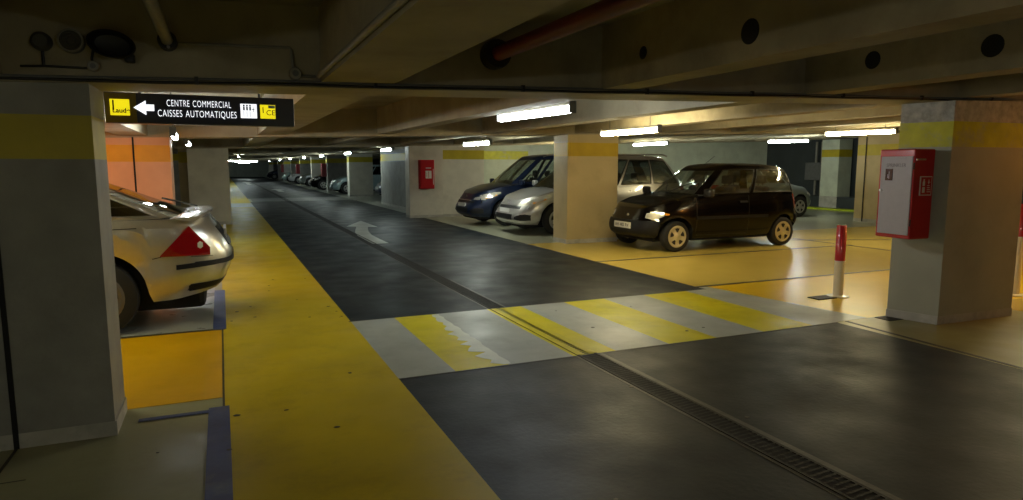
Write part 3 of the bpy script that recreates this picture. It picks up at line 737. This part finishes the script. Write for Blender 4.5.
        mb.box((sp['wr']+sp['arch']+.02, -wq+.04, .17), (sp['wf']-sp['arch']-.02, wq-.04, .5)); mb.build('underbody', M['under'], root)
        # wheels
        for xw in (sp['wf'], sp['wr']):
            for sg_ in (1, -1): s.wheel(xw, sg_)
        # interior
        if s.detail: s.interior()
    def wheel(s, xw, sg_):
        sp = s.sp; r = sp['r']; tw = .17; yo = sp['tyre_y']
        mb = MB(); rr = sp.get('rim', .6)*r; y1 = yo*sg_; y0 = (yo-tw)*sg_
        d = sg_
        mb.lathe([(rr*.97, y1-.012*d), (rr, y1-.002*d), (r*.86, y1), (r*.96, y1-.012*d), (r, y1-.04*d), (r, y0+.04*d), (r*.95, y0+.01*d), (rr, y0), (rr*.9, y0+.02*d)], 'y', (xw, 0, r), 32 if s.detail else 20)
        wh = mb.build('wheel', M['rubber'], s.root, 40)
        mb = MB(); c = (xw, 0, r)
        mb.lathe([(0, y1+.004*d), (rr*.22, y1+.003*d), (rr*.30, y1-.006*d), (rr*.80, y1-.010*d), (rr*.88, y1+.0*d), (rr*.99, y1-.006*d)], 'y', c, 32)
        for k in range(sp.get('slots', 6)):
            a = 2*PI*k/sp.get('slots', 6)+.3; r0, r1 = rr*.40, rr*.76; da = .22 if sp.get('slots', 6) > 5 else .34
            vv = []
            for (q, ang) in ((r0, a-da*.5), (r1, a-da), (r1*1.02, a), (r1, a+da), (r0, a+da*.5)):
                vv.append((xw+q*math.cos(ang), y1-.0035*d, r+q*math.sin(ang)))
            mb.add(vv, [tuple(range(5))], 1)
        mb.build('hubcap', [sp['hub'], M['black']], wh, 40)
    def interior(s):
        sp = s.sp; g = sp['gh']; zb = s.zs(g['bf']-.9)
        zt = pl(g['roof'], 0)
        for xs_, nm in ((sp.get('seat_x', -.05), 'front'), (sp.get('rseat_x', -1.0), 'rear')):
            for y in (-.36, .36):
                mb = MB(); mb.box((xs_-.07, y-.21, zb-.05), (xs_+.05, y+.21, zb+.13), c=.04)
                se = mb.build('seat', M['seat'], s.root, 50)
                mb = MB(); mb.box((xs_-.07, y-.12, zb+.17), (xs_+.0, y+.12, zb+.32), c=.03)
                mb.tube([(xs_-.035, y-.05, zb+.12), (xs_-.035, y-.05, zb+.18)], .008, 6); mb.tube([(xs_-.035, y+.05, zb+.12), (xs_-.035, y+.05, zb+.18)], .008, 6)
                mb.build('headrest', M['seat'], se, 50)
        mb = MB(); c = Vector((sp.get('seat_x', 0)+.48, .34, zb+.05)); pts = []
        for i in range(25):
            a = 2*PI*i/24; pts.append(c+Vector((-.07*math.sin(a), .17*math.cos(a), .16*math.sin(a))))
        mb.tube(pts, .013, 8); mb.build('steering_wheel', M['black'], s.root, 60)
    def mirror(s, x, z, sgn, mat):
        p = s.col('s', x, z-.05, 0, sgn)
        mb = MB(); mb.box((p.x-.05, min(p.y*.9, p.y+.17*sgn) if sgn < 0 else p.y*.98+.03, z), (p.x+.05, p.y+.03*sgn if sgn < 0 else p.y+.19, z+.13), c=.03) if sgn > 0 else mb.box((p.x-.05, p.y-.19, z), (p.x+.05, p.y-.03, z+.13), c=.03)
        mb.tube([(p.x, p.y-.02*sgn, z+.02), (p.x, p.y+.06*sgn, z+.04)], .02, 8)
        return mb.build('door_mirror', mat, s.root, 50)
    def handle(s, x, z, sgn, mat, w=.16):
        return s.strip('door_handle', x-w/2, x+w/2, z, z, .028, mat, .022, sgn, 6)
    def seam(s, x0, z0, x1, z1, sgn):
        if abs(x1-x0) < .12:
            cols = [('s', lerp(x0, x1, i/1)-.003, z0, z1) for i in (0,)]+[('s', x0+.004, z0, z1)]
            return s.patch('door_seam', cols, M['black'], .0015, 10, sgn)
        return s.strip('door_seam', x0, x1, z0, z1, .006, M['black'], .0015, sgn, 16)
    def plate(s, kind, z, hw, hh, text, off=.012):
        p = s.col(kind, 0, z, off)
        d = 1 if kind == 'f' else -1
        mb = MB(); mb.box((p.x-.012, -hw, z-hh), (p.x+.012, hw, z+hh), c=.004); q = mb.build('number_plate', M['plate'], s.root)
        if text:
            text_mesh('plate_text', text, hh*1.5, M['plate_ink'], q, (p.x+.0135*d, 0, z), (PI/2, 0, PI/2*d), width=hw*1.7)
        return q

# ---- small black three-door hatchback (faces the lane)
SEI = dict(levels=[(0, 1.52, -1.65, .715), (.12, 1.59, -1.71, .75), (.30, 1.61, -1.735, .775), (.45, 1.60, -1.725, .785), (.6, 1.57, -1.695, .785), (.8, 1.52, -1.67, .775), (1, 1.46, -1.65, .745)],
    sill=[(-1.65, .30), (-1.3, .24), (-.6, .21), (.6, .21), (1.35, .22), (1.65, .23)],
    shoulder=[(-1.66, .90), (-1.0, .915), (0, .90), (.65, .885), (1.0, .83), (1.35, .745), (1.55, .66), (1.7, .62)],
    wf=1.07, wr=-1.18, r=.25, arch=.305, tyre_y=.745, rim=.72, hub=M['hub_cream'], slots=5, crown=.045,
    gh=dict(bf=.76, br=-1.64, bw=.735, tf=.10, tr=-1.44, tw=.575, roof=[(-1.45, 1.33), (-.9, 1.375), (-.2, 1.38), (.12, 1.355)],
            win=[(-.83, -.01), (.06, .80)]), seat_x=-.2, rseat_x=-.95, seal_r=.008, glass=glass('clear_car_glass', (.82, .86, .82), .08))
sei = Car(SEI, 'hatchback', 'small black three door hatchback parked on the beige floor in front of the banded column', 'car', (8.14, 9.88, .003), PI, M['p_black'])
sei.root.scale = (1.05, 1.05, 1.05)
for sg_ in (1, -1):
    h = sei.patch('headlight', [('s', 1.30, .585, .635), ('s', 1.37, .55, .645), ('s', 1.44, .535, .648), ('f', .84, .53, .645), ('f', .72, .53, .635), ('f', .60, .545, .62)], M['lamp_glass'], .010, 4, sg_)
    sei.patch('indicator', [('s', 1.22, .60, .62), ('s', 1.26, .595, .63), ('s', 1.29, .59, .635)], M['amber'], .009, 2, sg_)
    sei.strip('side_moulding', -1.0+.22, .72, .515, .515, .05, M['trim'], .012, sg_, 18)
    sei.handle(-.24, .775, sg_, M['trim'])
    sei.seam(.72, .30, .72, .86, sg_); sei.seam(-.36, .26, -.36, .89, sg_); sei.strip('door_seam', -.36, .72, .255, .255, .006, M['black'], .0015, sg_)
    sei.patch('tail_light', [('s', -1.50, .66, .9), ('s', -1.57, .64, .9), ('r', .86, .64, .9), ('r', .74, .64, .9)], M['tail'], .008, 4, sg_)
    sei.mirror(.56, .88, sg_, M['black'])
    # front bumper
sei.patch('front_bumper', [('s', 1.38, .23, .47)]+[('s', x, .225, .50) for x in (1.40, 1.44, 1.48)]+[('f', y, .22, .50) for y in (.86, .8, .7, .6, .45, .3, .15, 0, -.15, -.3, -.45, -.6, -.7, -.8, -.86)], M['trim'], .022, 5)
sei.patch('front_bumper', [('s', 1.38, .23, .47)]+[('s', x, .225, .50) for x in (1.40, 1.44, 1.48)]+[('f', .86, .22, .50)], M['trim'], .022, 5, -1)
sei.patch('rear_bumper', [('s', -1.50, .30, .50)]+[('s', x, .29, .54) for x in (-1.54, -1.59)]+[('r', y, .28, .54) for y in (.86, .7, .5, .25, 0, -.25, -.5, -.7, -.86)], M['trim'], .022, 5)
sei.patch('rear_bumper', [('s', -1.50, .30, .50)]+[('s', x, .29, .54) for x in (-1.54, -1.59)]+[('r', .86, .28, .54)], M['trim'], .022, 5, -1)
sei.patch('grille', [('f', y, .27, .33) for y in (.5, .25, 0, -.25, -.5)], M['iron_dark'], .024, 2)
sei.plate('f', .41, .235, .05, 'AH 482 RV', .030)
p = sei.col('f', 0, .60, .012)
mb = MB(); mb.lathe([(0, .012), (.03, .008), (.034, 0), (0, -.004)], 'x', (p.x, 0, .565), 20); mb.build('badge', M['chrome'], sei.root, 40)
mb = MB()
for a, b in ((.0, .45), (-.02, -.42)):
    mb.tube([(.76, a, .925), (.58, a+(b-a)*.5, 1.045), (.46, b, 1.125)], .007, 6)
mb.build('wiper', M['black'], sei.root, 60)
mb = MB(); mb.tube([(-.0, .0, 1.38), (-.25, .0, 1.55)], .004, 6); mb.build('aerial', M['black'], sei.root)

# ---- silver people carrier
C4 = dict(levels=[(0, 2.10, -2.10, .80), (.12, 2.20, -2.18, .85), (.3, 2.235, -2.22, .89), (.5, 2.22, -2.21, .905), (.75, 2.12, -2.18, .90), (1, 2.00, -2.14, .865)],
    sill=[(-2.2, .32), (-1.8, .25), (0, .22), (1.8, .22), (2.2, .22)],
    shoulder=[(-2.2, 1.03), (-1.0, 1.02), (.2, .98), (.9, .97), (1.4, .92), (1.8, .82), (2.05, .72), (2.2, .66)],
    wf=1.33, wr=-1.40, r=.325, arch=.385, tyre_y=.87, rim=.66, hub=M['hub_alloy'], slots=5, crown=.06,
    gh=dict(bf=1.42, br=-2.13, bw=.855, tf=.30, tr=-1.62, tw=.66, roof=[(-1.7, 1.60), (-1.0, 1.655), (-.2, 1.67), (.30, 1.645)],
            win=[(-.80, -.40), (-.36, .10), (.15, .55), (.60, .82)]), seat_x=.05, rseat_x=-.85, seal_r=.010, glass=glass('tinted_car_glass', (.35, .39, .40), .14))
def mpv_face(c, body_plate):
    for sg_ in (1, -1):
        c.patch('headlight', [('s', 1.50, .80, .83), ('s', 1.66, .73, .82), ('s', 1.82, .67, .79), ('s', 1.95, .64, .745), ('f', .85, .64, .735), ('f', .7, .64, .715), ('f', .56, .645, .69)], M['lamp_glass'], .009, 4, sg_)
        c.patch('indicator', [('s', 1.60, .745, .775), ('s', 1.74, .695, .73), ('s', 1.86, .66, .69)], M['amber'], .013, 2, sg_)
        c.patch('fog_recess', [('f', .86, .32, .43), ('f', .79, .31, .45), ('f', .72, .31, .44), ('f', .65, .32, .42), ('f', .58, .34, .39)], M['black'], .006, 3, sg_)
        c.mirror(1.0, .99, sg_, c.pm)
        c.handle(-.50, .90, sg_, c.pm); c.handle(.42, .88, sg_, c.pm)
        c.seam(1.0, .3, 1.0, .95, sg_); c.seam(.22, .28, .22, .96, sg_); c.seam(-.95, .6, -.95, 1.0, sg_)
        c.strip('side_moulding', -.9, .9, .50, .50, .05, M['trim'], .01, sg_, 18)
        c.patch('tail_light', [('s', -1.95, .80, 1.0), ('s', -2.08, .76, 1.0), ('r', .86, .75, 1.0), ('r', .7, .75, .99)], M['tail'], .008, 4, sg_)
        mb = MB(); mb.tube([(x, sg_*(.62 if abs(x+.65) < .9 else .60), 1.665+.035*(1 if -1.5 < x < .15 else 0)) for x in (-1.58, -1.45, -1.0, -.5, 0, .12, .26)], .016, 8); mb.build('roof_rail', M['steel'], c.root, 60)
    c.patch('upper_grille', [('f', y, .555, .61) for y in (.82, .6, .4, .2, 0, -.2, -.4, -.6, -.82)], M['black'], .006, 2)
    c.patch('lower_grille', [('f', y, .26, .44) for y in (.48, .3, .15, 0, -.15, -.3, -.48)], M['black'], .006, 2)
    c.patch('chrome_bar', [('f', y, .615, .628) for y in (.45, .3, .15, 0, -.15, -.3, -.45)], M['chrome'], .010, 1)
    c.plate('f', .50, .25, .052, body_plate, .014)
sil = Car(C4, 'people_carrier', 'silver people carrier with roof rails partly hidden behind the banded column', 'car', (7.78, 13.22, .003), PI, M['p_silver'])
mpv_face(sil, '')
p = sil.col('f', 0, .66, .012)
mb = MB()
for z in (.640, .672): mb.add([(p.x+.006, -.06, z), (p.x+.012, 0, z+.028), (p.x+.006, .06, z), (p.x+.010, .06, z+.014), (p.x+.016, 0, z+.042), (p.x+.010, -.06, z+.014)], [(0, 1, 4, 5), (1, 2, 3, 4)])
mb.build('badge', M['chrome'], sil.root)

# ---- navy people carrier (taller nose)
import copy
XS = copy.copy(C4); XS['shoulder'] = [(-2.2, 1.05), (-1.0, 1.04), (.2, 1.02), (.9, 1.01), (1.4, .95), (1.8, .86), (2.05, .76), (2.2, .70)]
XS['gh'] = dict(C4['gh']); XS['gh'].update(bf=1.34, tf=.40, tw=.68, roof=[(-1.7, 1.64), (-1.0, 1.70), (-.2, 1.71), (.40, 1.68)])
XS['glass'] = glass('blue_car_glass', (.62, .68, .68), .14)
nav = Car(XS, 'people_carrier', 'navy people carrier with pale windscreen parked nearest the white pier', 'car', (7.65, 15.6, .003), PI, M['p_blue'])
mpv_face(nav, '')
p = nav.col('f', 0, .70, .012)
mb = MB(); mb.box((p.x-.006, -.045, .675), (p.x+.010, .045, .735), c=.012); mb.build('badge', M['steel'], nav.root)

# ---- champagne hatchback with tail to the walkway
MO = dict(levels=[(0, 2.2, -2.20, .83), (.12, 2.30, -2.27, .86), (.30, 2.34, -2.33, .885), (.47, 2.34, -2.335, .862), (.56, 2.33, -2.32, .880), (.75, 2.28, -2.25, .902), (.87, 2.23, -2.20, .925), (.93, 2.2, -2.17, .90), (1, 2.15, -2.14, .85)],
    sill=[(-2.35, .36), (-2.2, .31), (-1.8, .26), (0, .22), (1.8, .22), (2.3, .22)],
    shoulder=[(-2.3, .97), (-2.0, .975), (-1.5, .985), (0, .95), (.9, .92), (1.4, .87), (2.0, .76), (2.3, .66)],
    wf=1.30, wr=-1.24, r=.325, arch=.40, tyre_y=.86, rim=.68, hub=M['hub_shaded'], slots=5, crown=.045,
    gh=dict(bf=1.25, br=-2.02, bw=.845, tf=.30, tr=-.95, tw=.64, roof=[(-1.05, 1.385), (-.4, 1.44), (.0, 1.445), (.30, 1.42)],
            win=[(-.87, -.20), (-.15, .30), (.34, .80)]), seat_x=.05, rseat_x=-.75, seal_r=.012, seal=M['chrome'], glass=M['glass_dark'])
mo = Car(MO, 'saloon_car', 'champagne hatchback with red tail lamp parked behind the near left column', 'car', (-2.26, 7.30, .003), PI, M['p_mond'])
for sg_ in (1, -1):
    tl = mo.patch('tail_light', [('s', -1.74-.026*i, .660-.001*i, .668+.0275*i) for i in range(0, 10)]+[('s', -1.99-.024*i, .65-.001*i, .895-.030*i) for i in range(0, 7)], M['tail'], .010, 6, sg_)
    mo.patch('reverse_lens', [('s', -2.035, .725, .76), ('s', -2.055, .71, .775), ('s', -2.075, .725, .76)], M['white_pl'], .014, 3, sg_, tl)
    def wrap(x0, zf, h, skip=.86):
        L_ = []
        for i in range(13):
            x = lerp(x0, -2.17, i/12); L_.append(('s', x, zf(i/24), zf(i/24)+h))
        for i in range(9):
            y = lerp(.86, 0, i/8); L_.append(('r', y, zf(.5+i/16), zf(.5+i/16)+h))
        return L_
    mo.patch('bumper_strip', wrap(-1.86, lambda t: .535+.03*t, .042), M['trim'], .012, 3, sg_)
    mo.patch('bumper_skirt', wrap(-1.95, lambda t: .325+.02*t, .055), M['trim'], .006, 3, sg_)
    mo.strip('bumper_seam', -1.98, -2.16, .640, .632, .005, M['black'], .0015, sg_, 8); mo.strip('bumper_seam', -1.68, -1.75, .64, .655, .006, M['black'], .0015, sg_, 8)
    mo.patch('headlight', [('s', 1.8, .66, .76), ('s', 2.05, .6, .72), ('f', .85, .58, .69), ('f', .55, .58, .67)], M['lamp_glass'], .01, 3, sg_)
    mo.handle(-.75, .80, sg_, mo.pm); mo.handle(.25, .79, sg_, mo.pm); mo.mirror(.95, .93, sg_, mo.pm)
    mo.strip('shoulder_crease', -1.58, 1.2, .915, .88, .006, M['trim'], .0012, sg_, 40)
# boot lid lip and spoiler
mb = MB()
prof = [(-1.93, 1.015), (-2.05, 1.03), (-2.16, 1.035), (-2.175, 1.02), (-2.12, .985)]
vs = []
for i in range(15):
    t = i/14*2-1; yy = .78*t; dx = .10*abs(t)**3
    for x, z in prof: vs.append((x+dx, yy, z-.03*abs(t)**4))
mb.add(vs, [(i*5+j, (i+1)*5+j, (i+1)*5+(j+1) % 5, i*5+(j+1) % 5) for i in range(14) for j in range(5)]+[tuple(range(5)), tuple(range(70, 75))]); mb.build('boot_spoiler', mo.pm, mo.root, 40)
mo.plate('r', .79, .26, .055, '', .012)
mo.patch('plate_recess', [('r', y, .70, .88) for y in (.45, .3, .15, 0, -.15, -.3, -.45)], M['trim'], .003, 2)
mb = MB(); mb.tube([(-2.03, 0, 1.055), (-1.85, .22, 1.12), (-1.76, .42, 1.155)], .009, 6); mb.build('wiper', M['black'], mo.root, 60)

# ---- far cars: one compact body, various paints
CO = dict(levels=[(0, 1.85, -1.85, .78), (.15, 1.93, -1.90, .82), (.35, 1.96, -1.93, .85), (.6, 1.92, -1.92, .86), (.85, 1.84, -1.88, .85), (1, 1.76, -1.85, .82)],
    sill=[(-1.9, .3), (0, .22), (1.9, .23)],
    shoulder=[(-1.9, .98), (0, .95), (.8, .93), (1.3, .86), (1.7, .74), (1.95, .66)],
    wf=1.2, wr=-1.25, r=.30, arch=.36, tyre_y=.83, rim=.64, hub=M['hub_alloy'], slots=5, crown=.05,
    gh=dict(bf=1.1, br=-1.82, bw=.81, tf=.25, tr=-1.45, tw=.64, roof=[(-1.5, 1.42), (-.5, 1.49), (.25, 1.46)], win=[(-.75, -.3), (-.24, .25), (.3, .8)]), glass=M['glass_dark'])
def far_car(label, x, y, rot, pm, scale=1.):
    c = Car(CO, 'parked_car', label, 'car', (x, y, .003), rot, pm, 'cars parked along the far right row', False)
    for sg_ in (1, -1):
        c.patch('headlight', [('s', 1.50, .64, .72), ('s', 1.7, .60, .72), ('f', .84, .58, .69), ('f', .6, .58, .66)], M['lamp_glass'], .01, 2, sg_)
        c.patch('tail_light', [('s', -1.7, .72, .94), ('s', -1.8, .7, .94), ('r', .84, .7, .94), ('r', .7, .7, .94)], M['tail'], .008, 2, sg_)
    c.patch('grille', [('f', y, .30, .46) for y in (.6, .3, 0, -.3, -.6)], M['black'], .008, 1)
    c.plate('f', .50, .24, .05, '', .016)
    return c
far_car('ice blue car with nose out past the column beyond the hose cabinet pier', 7.15, 35.6, PI, M['p_ice'])
far_car('black car with bright headlamps next past the ice blue car', 6.9, 42.4, PI, M['p_black'])
far_car('blue car almost hidden in the dark gap behind the white pier', 8.2, 29.2, PI, M['p_blue'])
far_car('grey car between the far columns past the black car', 7.0, 49.5, PI, M['p_grey'])
far_car('white car far down the right row', 7.0, 57.0, PI, M['p_white'])
far_car('pale car second from the far end of the right row', 7.0, 63.5, PI, M['p_ice'])
far_car('dark car at the far end of the lane', 6.6, 78, PI, M['p_blue'])
far_car('grey car showing one corner behind the tail of the black hatchback', 13.9, 14.9, 0, M['p_grey'])
